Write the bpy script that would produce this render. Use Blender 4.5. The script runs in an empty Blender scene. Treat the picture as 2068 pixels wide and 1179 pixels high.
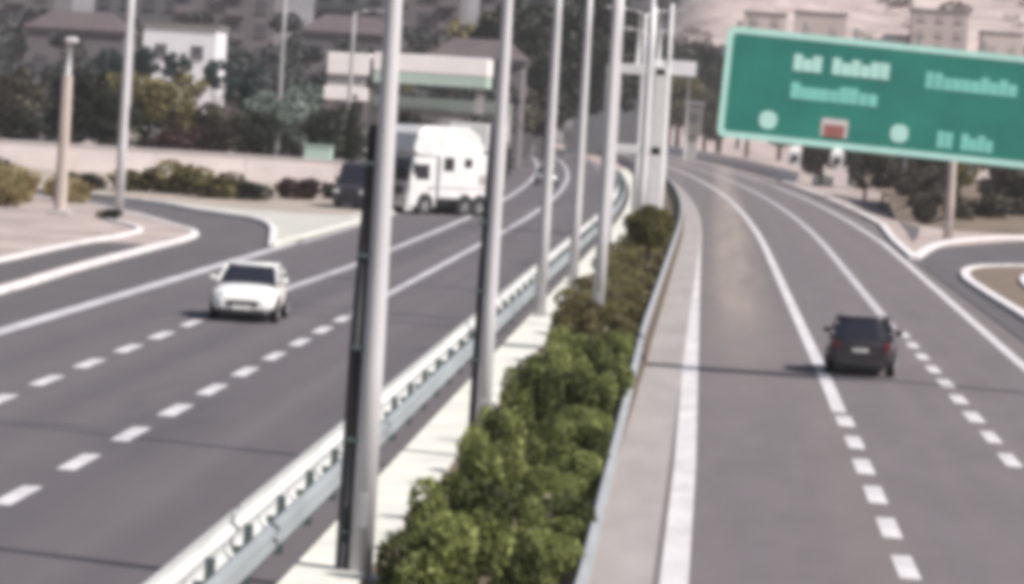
import bpy, math, random
from mathutils import Vector, Matrix
R = math.radians
random.seed(7)
S = bpy.context.scene
COL = S.collection

# ------------------------------------------------------------------ camera
cam = bpy.data.cameras.new('camera'); co = bpy.data.objects.new('camera', cam); COL.objects.link(co)
cam.sensor_width = 36.0; cam.lens = 36.0 * 8200 / 2068
cam.clip_start = 0.5; cam.clip_end = 6000
yaw, pitch, roll = R(2.744), R(2.662), R(3.5)
fw = Vector((-math.sin(yaw) * math.cos(pitch), math.cos(yaw) * math.cos(pitch), -math.sin(pitch)))
rt = Vector((math.cos(yaw), math.sin(yaw), 0)); up = rt.cross(fw)
rr = rt * math.cos(roll) + up * math.sin(roll); uu = up * math.cos(roll) - rt * math.sin(roll)
M = Matrix((rr, uu, -fw)).transposed().to_4x4(); M.translation = Vector((0, 0, 6.5))
co.matrix_world = M
S.camera = co
S.render.engine = 'CYCLES'
S.cycles.pixel_filter_type = 'BLACKMAN_HARRIS'
S.cycles.filter_width = 7.2          # soft, low-resolution traffic-camera optics
S.render.resolution_x, S.render.resolution_y = 1024, 583

# ------------------------------------------------------------------ sky and sun
SUN_AZ, SUN_EL = 114.0, 46.0         # azimuth clockwise from +Y, elevation (degrees)
w = bpy.data.worlds.new('World'); S.world = w; w.use_nodes = True
nt = w.node_tree; bgn = nt.nodes['Background']
sk = nt.nodes.new('ShaderNodeTexSky'); sk.sky_type = 'NISHITA'; sk.sun_disc = False
sk.sun_elevation = R(SUN_EL); sk.sun_rotation = R(SUN_AZ); sk.air_density = 1.3; sk.dust_density = 3.0; sk.ozone_density = 1.0
nt.links.new(sk.outputs[0], bgn.inputs[0]); bgn.inputs[1].default_value = 0.06
sl = bpy.data.lights.new('sun', 'SUN'); so = bpy.data.objects.new('sun', sl); COL.objects.link(so)
sl.energy = 4.6; sl.angle = R(3.2); sl.color = (1.0, 0.95, 0.90)
sd = Vector((math.sin(R(SUN_AZ)) * math.cos(R(SUN_EL)), math.cos(R(SUN_AZ)) * math.cos(R(SUN_EL)), math.sin(R(SUN_EL))))
so.rotation_euler = sd.to_track_quat('Z', 'Y').to_euler(); so.location = (60, -60, 80)
vs = S.view_settings
vs.view_transform = 'Standard'; vs.look = 'None'; vs.exposure = 0.45; vs.gamma = 1.0; vs.use_curve_mapping = False

# ------------------------------------------------------------------ materials
MATS = {}
def mat(name, col, rough=0.6, metal=0.0, var=0.12, scale=3.0, bump=0.0, stretch=(1, 1, 1), spec=0.5, tint=None, detail=6, coat=0.0):
    m = bpy.data.materials.new(name); m.use_nodes = True
    n = m.node_tree.nodes; l = m.node_tree.links; p = n['Principled BSDF']
    p.inputs['Roughness'].default_value = rough; p.inputs['Metallic'].default_value = metal
    p.inputs['Specular IOR Level'].default_value = spec
    if coat: p.inputs['Coat Weight'].default_value = coat; p.inputs['Coat Roughness'].default_value = .08
    tc = n.new('ShaderNodeTexCoord'); mp = n.new('ShaderNodeMapping'); mp.inputs['Scale'].default_value = stretch
    l.new(tc.outputs['Object'], mp.inputs[0])
    nz = n.new('ShaderNodeTexNoise'); nz.inputs['Scale'].default_value = scale; nz.inputs['Detail'].default_value = detail
    nz.inputs['Roughness'].default_value = .65
    l.new(mp.outputs[0], nz.inputs[0])
    cr = n.new('ShaderNodeValToRGB'); e = cr.color_ramp.elements
    t = tint or col
    e[0].position = .3; e[1].position = .72
    e[0].color = (*[c * (1 - var) for c in t], 1); e[1].color = (*[min(1, c * (1 + var)) for c in col], 1)
    l.new(nz.outputs[0], cr.inputs[0]); l.new(cr.outputs[0], p.inputs['Base Color'])
    if bump:
        b = n.new('ShaderNodeBump'); b.inputs['Strength'].default_value = bump; b.inputs['Distance'].default_value = .02
        n2 = n.new('ShaderNodeTexNoise'); n2.inputs['Scale'].default_value = scale * 8; n2.inputs['Detail'].default_value = 4
        l.new(mp.outputs[0], n2.inputs[0]); l.new(n2.outputs[0], b.inputs['Height']); l.new(b.outputs[0], p.inputs['Normal'])
    MATS[name] = m
    return m

def asphalt(name, base, streak, dark, amount=.55, worn_lane=None):
    """worn asphalt: mottling, long wheel-track wear along Y, a few tar-dark stains"""
    m = bpy.data.materials.new(name); m.use_nodes = True
    n = m.node_tree.nodes; l = m.node_tree.links; p = n['Principled BSDF']
    p.inputs['Roughness'].default_value = .88; p.inputs['Specular IOR Level'].default_value = .3
    tc = n.new('ShaderNodeTexCoord')
    def noise(sc, stretch, det=5, r=.6):
        mp = n.new('ShaderNodeMapping'); mp.inputs['Scale'].default_value = stretch; l.new(tc.outputs['Object'], mp.inputs[0])
        z = n.new('ShaderNodeTexNoise'); z.inputs['Scale'].default_value = sc; z.inputs['Detail'].default_value = det; z.inputs['Roughness'].default_value = r
        l.new(mp.outputs[0], z.inputs[0]); return z.outputs[0]
    def ramp(src, a, b):
        r = n.new('ShaderNodeMapRange'); r.inputs[1].default_value = a; r.inputs[2].default_value = b
        l.new(src, r.inputs[0]); return r.outputs[0]
    def mix(f, a, b, fac=None):
        x = n.new('ShaderNodeMix'); x.data_type = 'RGBA'
        if f is not None: l.new(f, x.inputs[0])
        else: x.inputs[0].default_value = fac
        for i, v in ((6, a), (7, b)):
            if isinstance(v, tuple): x.inputs[i].default_value = (*v, 1)
            else: l.new(v, x.inputs[i])
        return x.outputs[2]
    long = ramp(noise(.55, (1, .006, 1), 4, .55), .42, .66)
    c = mix(long, base, streak)
    mot = ramp(noise(.9, (1, .18, 1), 8, .7), .3, .75)
    c2 = mix(mot, tuple(x * .72 for x in base), tuple(x * 1.24 for x in base))
    c = mix(None, c, c2, 1 - amount)
    st = ramp(noise(.22, (1, .1, 1), 6, .65), .60, .75)
    c = mix(st, c, dark)
    if worn_lane:                      # polished, sandy wheel path of one lane, older paving further on
        sx = n.new('ShaderNodeSeparateXYZ'); l.new(tc.outputs['Object'], sx.inputs[0])
        def m2(op, a, b):
            q = n.new('ShaderNodeMath'); q.operation = op
            for i, v in ((0, a), (1, b)):
                if isinstance(v, (int, float)): q.inputs[i].default_value = v
                else: l.new(v, q.inputs[i])
            return q.outputs[0]
        dist = m2('ABSOLUTE', m2('SUBTRACT', sx.outputs[0], worn_lane[0]), 0)
        band = n.new('ShaderNodeMapRange'); band.interpolation_type = 'SMOOTHSTEP'; band.inputs[1].default_value = worn_lane[1]; band.inputs[2].default_value = .2
        l.new(dist, band.inputs[0])
        far = n.new('ShaderNodeMapRange'); far.interpolation_type = 'SMOOTHSTEP'; far.inputs[1].default_value = 75; far.inputs[2].default_value = 170
        l.new(sx.outputs[1], far.inputs[0])
        fac = m2('MULTIPLY', m2('MULTIPLY', band.outputs[0], far.outputs[0]), ramp(noise(.8, (1, .05, 1), 5, .6), .2, .62))
        c = mix(fac, c, worn_lane[2])
    grain = ramp(noise(26, (1, 1, 1), 3, .8), .25, .8)
    g2 = n.new('ShaderNodeMix'); g2.data_type = 'RGBA'; g2.blend_type = 'OVERLAY'; g2.inputs[0].default_value = .25
    l.new(c, g2.inputs[6]); l.new(grain, g2.inputs[7])
    l.new(g2.outputs[2], p.inputs['Base Color'])
    b = n.new('ShaderNodeBump'); b.inputs['Strength'].default_value = .25; b.inputs['Distance'].default_value = .01
    l.new(noise(60, (1, 1, 1), 3), b.inputs['Height']); l.new(b.outputs[0], p.inputs['Normal'])
    MATS[name] = m; return m

def leafmat(name, dark, mid, light, trans=.25):
    m = bpy.data.materials.new(name); m.use_nodes = True
    n = m.node_tree.nodes; l = m.node_tree.links; p = n['Principled BSDF']
    p.inputs['Roughness'].default_value = .55; p.inputs['Specular IOR Level'].default_value = .35
    a = n.new('ShaderNodeAttribute'); a.attribute_name = 'tone'
    cr = n.new('ShaderNodeValToRGB'); e = cr.color_ramp.elements
    e[0].color = (*dark, 1); e[1].color = (*light, 1); x = e.new(.5); x.color = (*mid, 1)
    l.new(a.outputs['Fac'], cr.inputs[0]); l.new(cr.outputs[0], p.inputs['Base Color'])
    tr = n.new('ShaderNodeBsdfTranslucent'); ms = n.new('ShaderNodeMixShader'); ms.inputs[0].default_value = trans
    l.new(cr.outputs[0], tr.inputs[0]); l.new(p.outputs[0], ms.inputs[1]); l.new(tr.outputs[0], ms.inputs[2])
    l.new(ms.outputs[0], n['Material Output'].inputs[0])
    MATS[name] = m; return m

asphalt('asphalt_right', (.146, .131, .139), (.180, .155, .150), (.108, .096, .103), worn_lane=(1.15, 1.5, (.29, .245, .22)))
asphalt('asphalt_left', (.104, .094, .104), (.142, .128, .138), (.072, .066, .076), .7)
asphalt('asphalt_ramp', (.105, .099, .106), (.125, .117, .122), (.08, .076, .084))
mat('asphalt_patch', (.125, .115, .12), .9, var=.15, scale=2)
mat('line_paint', (.55, .53, .55), .7, var=.22, scale=1.2, stretch=(1, .4, 1), detail=8)
mat('worn_paint', (.46, .445, .47), .7, var=.25, scale=1.0, stretch=(1, .3, 1), detail=8)
mat('concrete', (.40, .385, .375), .85, var=.2, scale=.7, bump=.3, detail=8)
mat('pale_concrete', (.62, .61, .56), .85, var=.16, scale=.8, bump=.3, detail=8)
mat('white_kerb', (.66, .63, .64), .8, var=.2, scale=.9, bump=.2)
mat('apron', (.30, .28, .275), .85, var=.14, scale=.8, stretch=(1, .2, 1), detail=8)
mat('dust', (.40, .33, .31), .95, var=.25, scale=.25, bump=.4, tint=(.33, .27, .25), detail=10)
mat('gore_paving', (.46, .45, .42), .9, var=.22, scale=.3, detail=9)
mat('soil', (.105, .078, .055), .95, var=.35, scale=1.4, bump=.6, detail=9)
mat('brown_earth', (.16, .12, .09), .95, var=.3, scale=.4, bump=.5, detail=9)
mat('galvanised', (.50, .51, .53), .42, metal=.55, var=.16, scale=1.5, stretch=(1, .3, 1), detail=8)
mat('rail_front', (.70, .71, .71), .5, metal=.25, var=.14, scale=1.2, stretch=(1, .25, 1), detail=8)
mat('rail_grey', (.34, .37, .39), .5, metal=.3, var=.18, scale=1.0, stretch=(1, .25, 1), detail=8)
mat('pole_paint', (.56, .545, .57), .5, metal=.15, var=.1, scale=1.2, stretch=(1, 1, .25), detail=6)
mat('rail_dark', (.075, .10, .10), .6, var=.15)
mat('pole_grey', (.36, .355, .37), .55, metal=.1, var=.12, scale=1, stretch=(1, 1, .3))
mat('pink_pole', (.46, .39, .36), .6, var=.15, scale=1, stretch=(1, 1, .4))
mat('lamp_glass', (.75, .75, .72), .25, var=.04)
mat('sign_green', (.030, .225, .170), .42, var=.14, scale=.5, tint=(.030, .20, .175))
mat('sign_white', (.48, .78, .71), .45, var=.08, scale=1)
mat('sign_cyan', (.22, .60, .52), .45, var=.1, scale=1.4)
mat('sign_red', (.34, .13, .12), .5, var=.2, scale=4)
mat('sign_pale', (.62, .58, .58), .5, var=.1)
mat('sign_back', (.33, .34, .35), .5, metal=.4, var=.1)
mat('bracket_white', (.62, .61, .62), .5, var=.08)
mat('car_white', (.80, .80, .785), .28, var=.03, coat=.6)
mat('car_dark', (.030, .024, .030), .3, var=.15, coat=.6)
mat('car_silver', (.34, .34, .36), .3, metal=.5, var=.08, coat=.5)
mat('truck_white', (.65, .645, .655), .45, var=.14, scale=1.0, coat=.3)
mat('truck_roof', (.66, .67, .68), .45, var=.1, scale=1.2)
mat('glass_dark', (.016, .017, .026), .12, var=.1, spec=.6)
mat('rubber', (.022, .021, .023), .85, var=.2, scale=6)
mat('rim', (.40, .40, .41), .35, metal=.7, var=.1)
mat('black_plastic', (.020, .021, .025), .55, var=.15)
mat('headlight', (.70, .71, .72), .15, var=.04, coat=.5)
mat('tail_red', (.11, .014, .016), .3, var=.1, coat=.4)
mat('plate_white', (.70, .70, .68), .5, var=.05)
mat('boundary_wall', (.76, .68, .67), .9, var=.16, scale=.25, stretch=(1, 1, 2), detail=9)
mat('bank_earth', (.34, .29, .25), .95, var=.3, scale=.3, bump=.4, detail=9)
mat('house_white', (.72, .71, .75), .8, var=.05, scale=.4)
mat('grey_render', (.135, .13, .14), .85, var=.14, scale=.12, detail=8)
mat('mauve_render', (.15, .133, .145), .85, var=.14, scale=.12, detail=8)
mat('blue_render', (.135, .14, .152), .85, var=.14, scale=.12, detail=8)
mat('beige_render', (.18, .168, .165), .85, var=.14, scale=.12, detail=8)
mat('pink_render', (.43, .37, .355), .85, var=.12, scale=.15, detail=8)
mat('cream_render', (.47, .41, .385), .85, var=.12, scale=.15, detail=8)
mat('window_glass', (.095, .094, .105), .2, var=.2, scale=.3)
mat('roof_red', (.10, .078, .084), .85, var=.2, scale=.8)
mat('canopy_white', (.80, .76, .76), .5, var=.05, scale=.6)
mat('canopy_green', (.40, .50, .45), .5, var=.08, scale=.6)
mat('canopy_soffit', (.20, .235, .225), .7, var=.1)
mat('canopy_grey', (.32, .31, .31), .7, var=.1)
mat('hill_grey', (.17, .165, .175), .95, var=.22, scale=.03, detail=10)
mat('hill_pink', (.50, .42, .395), .95, var=.25, scale=.075, tint=(.27, .20, .20), detail=12)
mat('window_dim', (.35, .305, .295), .5, var=.1)
mat('trunk', (.085, .065, .055), .9, var=.25, scale=6, stretch=(1, 1, .2))
leafmat('leaf_hedge', (.034, .042, .015), (.185, .215, .070), (.50, .54, .21), .42)
leafmat('leaf_olive', (.055, .048, .020), (.19, .168, .075), (.33, .29, .14), .35)
leafmat('leaf_ball', (.070, .064, .022), (.13, .12, .042), (.20, .185, .068), .35)
leafmat('leaf_dark', (.012, .015, .012), (.030, .036, .024), (.065, .075, .045))
leafmat('leaf_teal', (.012, .028, .028), (.025, .050, .048), (.045, .080, .075))
leafmat('leaf_silver', (.10, .13, .115), (.20, .24, .215), (.32, .36, .33))
leafmat('leaf_maroon', (.022, .010, .012), (.050, .020, .022), (.085, .045, .04))
leafmat('leaf_brown', (.030, .024, .016), (.075, .062, .045), (.13, .115, .09))
leafmat('leaf_scrub', (.11, .085, .08), (.20, .16, .15), (.30, .25, .235))
leafmat('leaf_grey', (.035, .040, .042), (.075, .082, .083), (.13, .14, .14))
leafmat('leaf_dry', (.16, .12, .05), (.30, .24, .11), (.42, .36, .20), .3)

# ------------------------------------------------------------------ helpers
def tag(o, label=None, cat=None, group=None, kind=None):
    if label: o['label'] = label
    if cat: o['category'] = cat
    if group: o['group'] = group
    if kind: o['kind'] = kind
    return o
def empty(name, loc=(0, 0, 0), rz=0.0):
    o = bpy.data.objects.new(name, None); COL.objects.link(o); o.location = loc; o.rotation_euler = (0, 0, rz)
    o.empty_display_size = .3
    return o
def link(name, me, parent=None, loc=(0, 0, 0), rot=(0, 0, 0), sc=None):
    o = bpy.data.objects.new(name, me); COL.objects.link(o)
    o.parent = parent; o.location = loc; o.rotation_euler = rot
    if sc: o.scale = sc if isinstance(sc, tuple) else (sc, sc, sc)
    return o
def copy_tree(o, parent=None):
    c = o.copy(); COL.objects.link(c); c.parent = parent
    for ch in o.children: copy_tree(ch, c)
    return c

class MB:
    def __init__(s): s.v = []; s.f = []; s.sm = []
    def add(s, vs, fs, smooth=False):
        k = len(s.v); s.v += [tuple(v) for v in vs]
        for f in fs: s.f.append([i + k for i in f]); s.sm.append(smooth)
        return s
    def box(s, c, d, rz=0.0, bev=0.0, M=None):
        x, y, z = d[0] / 2, d[1] / 2, d[2] / 2
        if bev <= 0:
            p = [(-x, -y, -z), (x, -y, -z), (x, y, -z), (-x, y, -z), (-x, -y, z), (x, -y, z), (x, y, z), (-x, y, z)]
            f = [(3, 2, 1, 0), (4, 5, 6, 7), (0, 1, 5, 4), (1, 2, 6, 5), (2, 3, 7, 6), (3, 0, 4, 7)]
        else:
            b = min(bev, x * .9, y * .9, z * .9); p = []
            def ring(xx, yy, zz, bb): return [(-xx + bb, -yy, zz), (xx - bb, -yy, zz), (xx, -yy + bb, zz), (xx, yy - bb, zz), (xx - bb, yy, zz), (-xx + bb, yy, zz), (-xx, yy - bb, zz), (-xx, -yy + bb, zz)]
            rings = [ring(x - b, y - b, -z, b * .4), ring(x, y, -z + b, b), ring(x, y, z - b, b), ring(x - b, y - b, z, b * .4)]
            for r_ in rings: p += r_
            f = [tuple(range(7, -1, -1)), tuple(range(24, 32))]
            for k in range(3):
                for i in range(8):
                    j = (i + 1) % 8; f.append((k * 8 + i, k * 8 + j, k * 8 + 8 + j, k * 8 + 8 + i))
        ca, sa = math.cos(rz), math.sin(rz)
        q = [(c[0] + a * ca - b_ * sa, c[1] + a * sa + b_ * ca, c[2] + e) for a, b_, e in p]
        return s.add(q, f)
    def cyl(s, a, b, r0, r1=None, n=14, cap=True, smooth=True):
        a, b = Vector(a), Vector(b); r1 = r0 if r1 is None else r1
        d = (b - a).normalized(); t = Vector((1, 0, 0)) if abs(d.x) < .9 else Vector((0, 1, 0))
        u = d.cross(t).normalized(); v = d.cross(u)
        p = [];
        for c_, r in ((a, r0), (b, r1)):
            for i in range(n):
                g = 2 * math.pi * i / n; p.append(c_ + (u * math.cos(g) + v * math.sin(g)) * r)
        f = [(i, n + i, n + (i + 1) % n, (i + 1) % n)[::-1] for i in range(n)]
        s.add(p, f, smooth)
        if cap:
            k = len(s.v) - 2 * n
            s.f.append([k + i for i in range(n)]); s.sm.append(False)
            s.f.append([k + n + i for i in range(n - 1, -1, -1)]); s.sm.append(False)
        return s
    def tube(s, pts, rad, n=10):
        for i in range(len(pts) - 1):
            r0 = rad[i] if isinstance(rad, (list, tuple)) else rad; r1 = rad[i + 1] if isinstance(rad, (list, tuple)) else rad
            s.cyl(pts[i], pts[i + 1], r0, r1, n)
        return s
    def loft(s, secs, smooth=True, cap=True):
        n = len(secs[0]); p = [v for sec in secs for v in sec]; f = []
        for k in range(len(secs) - 1):
            for i in range(n):
                j = (i + 1) % n; f.append((k * n + i, k * n + j, (k + 1) * n + j, (k + 1) * n + i))
        s.add(p, f, smooth)
        if cap:
            k = len(s.v) - len(p)
            s.f.append([k + i for i in range(n - 1, -1, -1)]); s.sm.append(False)
            s.f.append([k + len(p) - n + i for i in range(n)]); s.sm.append(False)
        return s
    def mesh(s, name, m):
        me = bpy.data.meshes.new(name); me.from_pydata(s.v, [], s.f)
        me.materials.append(MATS[m]); me.polygons.foreach_set('use_smooth', s.sm); me.update()
        return me
    def build(s, name, m, parent=None, loc=(0, 0, 0), rot=(0, 0, 0)):
        return link(name, s.mesh(name, m), parent, loc, rot)

def off(y):                                   # the whole road bends left far away
    return -max(0.0, y - 200.0) ** 2 / 9900.0
def ys(y0, y1, step=6.0):
    n = max(1, int(math.ceil((y1 - y0) / step))); return [y0 + (y1 - y0) * i / n for i in range(n + 1)]
def ribbon(x0, x1, y0, y1, z, step=8.0, thick=0.0, wob=0.0):
    """strip along the road; x0/x1 numbers or functions of y"""
    m = MB(); fx = lambda x, y: (x(y) if callable(x) else x) + off(y)
    Y = ys(y0, y1, step); secs = []
    for y in Y:
        a, b = fx(x0, y), fx(x1, y)
        if thick: secs.append([(a, y, z - thick), (b, y, z - thick), (b, y, z), (a, y, z)])
        else: secs.append([(a, y, z), (b, y, z)])
    if thick: m.loft(secs, False)
    else:
        p = [v for s_ in secs for v in s_]
        m.add(p, [(2 * i, 2 * i + 1, 2 * i + 3, 2 * i + 2) for i in range(len(Y) - 1)])
    return m
def poly(pts, z0, z1):
    m = MB(); n = len(pts)
    p = [(x, y, z0) for x, y in pts] + [(x, y, z1) for x, y in pts]
    m.add(p, [tuple(range(n, 2 * n))] + [(i, (i + 1) % n, n + (i + 1) % n, n + i) for i in range(n)])
    return m
def area(pts): return sum(pts[i][0] * pts[(i + 1) % len(pts)][1] - pts[(i + 1) % len(pts)][0] * pts[i][1] for i in range(len(pts)))
def ccw(pts): return pts if area(pts) > 0 else pts[::-1]
def smooth_path(pts, n=5):
    out = []
    for i in range(len(pts) - 1):
        p0 = pts[max(i - 1, 0)]; p1 = pts[i]; p2 = pts[i + 1]; p3 = pts[min(i + 2, len(pts) - 1)]
        for k in range(n):
            t = k / n
            out.append(tuple(.5 * (2 * p1[j] + (p2[j] - p0[j]) * t + (2 * p0[j] - 5 * p1[j] + 4 * p2[j] - p3[j]) * t * t + (3 * p1[j] - p0[j] - 3 * p2[j] + p3[j]) * t ** 3) for j in (0, 1)))
    out.append(tuple(pts[-1])); return out
def kerb_path(path, wid, z0, z1, stone=1.0):
    """kerb as a run of separate bevelled stones along a path"""
    m = MB(); seglen = 0; pts = [path[0]]
    tot = [0.0]
    for a, b in zip(path, path[1:]): tot.append(tot[-1] + math.dist(a, b))
    def at(s_):
        s_ = min(max(s_, 0), tot[-1])
        for i in range(len(path) - 1):
            if s_ <= tot[i + 1] + 1e-9:
                t = (s_ - tot[i]) / max(1e-6, tot[i + 1] - tot[i])
                return Vector((path[i][0] + (path[i + 1][0] - path[i][0]) * t, path[i][1] + (path[i + 1][1] - path[i][1]) * t))
    k = 0.0
    while k < tot[-1] - .2:
        a, b = at(k), at(min(k + stone - .03, tot[-1])); d = b - a
        if d.length > .05:
            c = (a + b) / 2
            m.box((c.x, c.y, (z0 + z1) / 2 + random.uniform(-.006, .006)), (d.length, wid, z1 - z0), math.atan2(d.y, d.x), .025)
        k += stone
    return m

# ------------------------------------------------------------------ setting: ground, roads, islands
g = MB(); g.add([(-1500, -200, -.06), (1500, -200, -.06), (1500, 3000, -.06), (-1500, 3000, -.06)], [(0, 1, 2, 3)])
tag(g.build('ground', 'dust'), kind='structure')

road_l = tag(ribbon(-18.2, -6.1, 20, 720, 0.0).build('road_left', 'asphalt_left'), kind='structure')
road_r = tag(ribbon(-.55, lambda y: 10.0 + max(0, min(1, (y - 190) / 160)) * 1.6, 20, 720, 0.0).build('road_right', 'asphalt_right'), kind='structure')
ramp_l = tag(poly(ccw([(-60, 20), (-18.3, 20), (-18.3, 300), (-26, 300), (-60, 262), (-110, 250), (-110, 20)]), -.05, -.006).build('ramp_left', 'asphalt_ramp'), kind='structure')
ramp_r = tag(poly(ccw([(10.1, 20), (60, 20), (60, 300), (40, 300), (18, 245), (11.9, 222), (10.1, 205)]), -.05, -.006).build('ramp_right', 'asphalt_ramp'), kind='structure')

# painted lines: every dash is a piece of its road
def solid(road, x, wid, y0, y1, m='line_paint', z=.006):
    ribbon(lambda y: (x(y) if callable(x) else x) - wid / 2, lambda y: (x(y) if callable(x) else x) + wid / 2, y0, y1, z, 4).build('edge_line', m, road)
dash_me = MB()
dash_me.add([(-.17, -1.55, 0), (.17, -1.6, 0), (.165, 1.6, 0), (-.175, 1.56, 0)], [(0, 1, 2, 3)])
dash_me = dash_me.mesh('lane_dash', 'line_paint')
def dashes(road, x, y0, y1, per):
    y = y0
    while y < y1:
        link('lane_dash', dash_me, road, (x + random.uniform(-.015, .015), y, .006), (0, 0, random.uniform(-.004, .004)), (random.uniform(.92, 1.06), random.uniform(.94, 1.05), 1)); y += per
dashes(road_l, -10.4, 49.9, 118, 6.05)
solid(road_l, -10.4, .3, 120, 520, 'worn_paint')
dashes(road_l, -13.9, 79.8, 112, 5.95)
solid(road_l, lambda y: -13.9 + min(.5, max(0, (y - 116) / 70)), .34, 117, 520, 'worn_paint')
solid(road_l, -17.6, .5, 40, 172, 'worn_paint')
solid(road_l, -17.3, .22, 172, 520, 'worn_paint')
solid(road_l, -6.75, .14, 20, 520, 'worn_paint')
solid(road_r, lambda y: -.2 - .45 * max(0, min(1, (y - 75) / 130)), .40, 20, 560)
dashes(road_r, 3.2, 54.4, 91, 5.75)
solid(road_r, lambda y: 3.15 - .5 * max(0, min(1, (y - 100) / 150)), .32, 91.5, 560)
dashes(road_r, 6.25, 81.2, 131, 5.8)
solid(road_r, 6.05, .32, 131, 560, 'worn_paint')
solid(road_r, lambda y: 9.0 + .6 * max(0, min(1, (y - 115) / 110)), .3, 40, 600)

# left island with kerbs and dusty ground
ik = smooth_path([(-20.6, 60), (-20.7, 95), (-20.8, 119), (-21.2, 135), (-21.5, 155), (-21.7, 168), (-22.4, 175.5), (-24.6, 183.3), (-28.5, 196), (-36, 212), (-55, 232)], 6)
isl = tag(poly(ccw(ik + [(-90, 232), (-90, 60)]), -.05, .10).build('traffic_island_left', 'dust'), kind='structure')
kerb_path(ik, .34, -.03, .145).build('kerb', 'white_kerb', isl)['kind'] = 'stuff'
ik2 = smooth_path([(-23.7, 60), (-23.8, 119), (-23.9, 136), (-24.1, 153), (-23.9, 166), (-24.6, 174), (-27, 181)], 6)
kerb_path(ik2, .3, .05, .21).build('kerb', 'white_kerb', isl)['kind'] = 'stuff'
pv = [(x + .22, y) for x, y in ik if y < 166]; pv2 = [(x + .2, y) for x, y in ik2 if y < 160]
poly(ccw([(x - .42, y) for x, y in ik if 60 <= y < 160] + [(x + .2, y) for x, y in ik2 if 60 <= y < 158][::-1]), .05, .106).build('walkway', 'asphalt_ramp', isl)

# gore between the left carriageway and its ramp
gl = smooth_path([(-18.0, 166.5), (-19.0, 176), (-20.5, 189), (-22.4, 198), (-26, 205.5), (-30.5, 216), (-42, 231), (-70, 246)], 5)
gore_l = tag(poly(ccw([(-17.75, 167.5)] + gl + [(-70, 300), (-17.5, 300), (-17.5, 230)]), -.05, .11).build('gore_left', 'gore_paving'), kind='structure')
kerb_path([(-17.7, 300), (-17.75, 200), (-17.85, 178), (-18.0, 166.5)], .3, -.03, .16).build('kerb', 'pale_concrete', gore_l)['kind'] = 'stuff'
kerb_path(gl, .3, -.03, .16).build('kerb', 'white_kerb', gore_l)['kind'] = 'stuff'

# right island and gore
rk = smooth_path([(11.5, 40), (11.5, 90), (11.4, 120), (11.3, 145), (11.2, 165), (11.35, 180), (12.3, 191), (14.2, 197), (17.5, 201), (26, 206), (45, 214)], 6)
isl_r = tag(poly(ccw(rk + [(90, 214), (90, 40)]), -.05, .10).build('traffic_island_right', 'brown_earth'), kind='structure')
kerb_path(rk, .42, -.03, .16).build('kerb', 'white_kerb', isl_r)['kind'] = 'stuff'
rk2 = smooth_path([(13.4, 120), (13.3, 150), (13.3, 168), (13.9, 180), (15.4, 186), (22, 190)], 6)
kerb_path(rk2, .3, .05, .24).build('kerb', 'white_kerb', isl_r)['kind'] = 'stuff'
gr_ = smooth_path([(10.1, 201), (12.1, 222), (14.5, 238), (19.4, 254), (30, 268), (60, 290)], 5)
gore_r = tag(poly(ccw([(9.9, 203)] + gr_ + [(60, 420), (11.4 + off(420), 420), (11.4 + off(350), 350), (10.9, 262)]), -.05, .11).build('gore_right', 'dust'), kind='structure')
kerb_path(gr_, .5, -.03, .17).build('kerb', 'white_kerb', gore_r)['kind'] = 'stuff'
kerb_path([(10.05, 201), (10.35, 230), (11.0, 262), (11.6 + off(300), 300), (11.9 + off(350), 350), (12 + off(420), 420)], .42, -.03, .19).build('kerb', 'white_kerb', gore_r)['kind'] = 'stuff'
poly(ccw([(11.2, 226), (12.2, 240), (13.4, 262), (12.6, 275), (12.0, 252)]), .1, .116).build('walkway', 'asphalt_ramp', gore_r)

# ------------------------------------------------------------------ median: soil strip, concrete strip, apron
med = tag(ribbon(-4.2, -1.45, 20, 420, .22, thick=.3).build('median_strip', 'soil'), kind='structure')
strip = tag(ribbon(-5.15, -4.2, 20, 420, .30, thick=.36).build('planter_wall', 'pale_concrete'), 'low pale concrete planter wall running along the left side of the median hedge', 'wall')
ap = tag(ribbon(-1.45, -.5, 20, 420, .035, thick=.09).build('median_apron', 'apron'), kind='structure')
kerb_gap = tag(ribbon(-6.15, -5.15, 20, 420, -.002).build('median_gutter', 'asphalt_left'), kind='structure')

def beam_profile(h=.31, d=.085):
    # W section, closed thin strip in (x, z)
    pts = [(0, 0), (d, .05), (d, .11), (0, .145), (0, .165), (d, .20), (d, .26), (0, h)]
    return pts
def guard_rail(name, label, xf, y0, y1, beams, post_step, cat='guard rail', pw=.12):
    """beams: (x offset, bottom z, height, facing side, material)"""
    root = empty(name, ((xf(y0)) + off(y0), y0, 0)); tag(root, label, cat)
    ox, oy = root.location.x, root.location.y
    for (dx, z, hb, side, m) in beams:
        Y = ys(y0, y1, 4.0); secs = []
        for y in Y:
            x = xf(y) + off(y) - ox + dx; pr = [(a, b * hb / .31) for a, b in beam_profile()]
            fr = [(x + side * a, y - oy, z + b) for a, b in pr]
            bk = [(x + side * (a - .03), y - oy, z + b) for a, b in pr][::-1]
            secs.append(fr + bk if side > 0 else (fr + bk)[::-1])
        MB().loft(secs, False).build('beam', m, root)
    top = beams[0][1] + beams[0][2] - .12; span = max(abs(q[0]) for q in beams)
    post = MB().box((0, 0, top / 2 - .1), (pw, pw * .8, top + .2))
    if span > .1: post.box((0, 0, top - .34), (span * 1.5, .07, .1))
    post = post.mesh('post', 'rail_dark')
    y = y0 + .5
    while y < y1:
        link('post', post, root, (xf(y) + off(y) - ox - (0 if span > .1 else .09), y - oy, 0)); y += post_step
    return root
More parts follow.
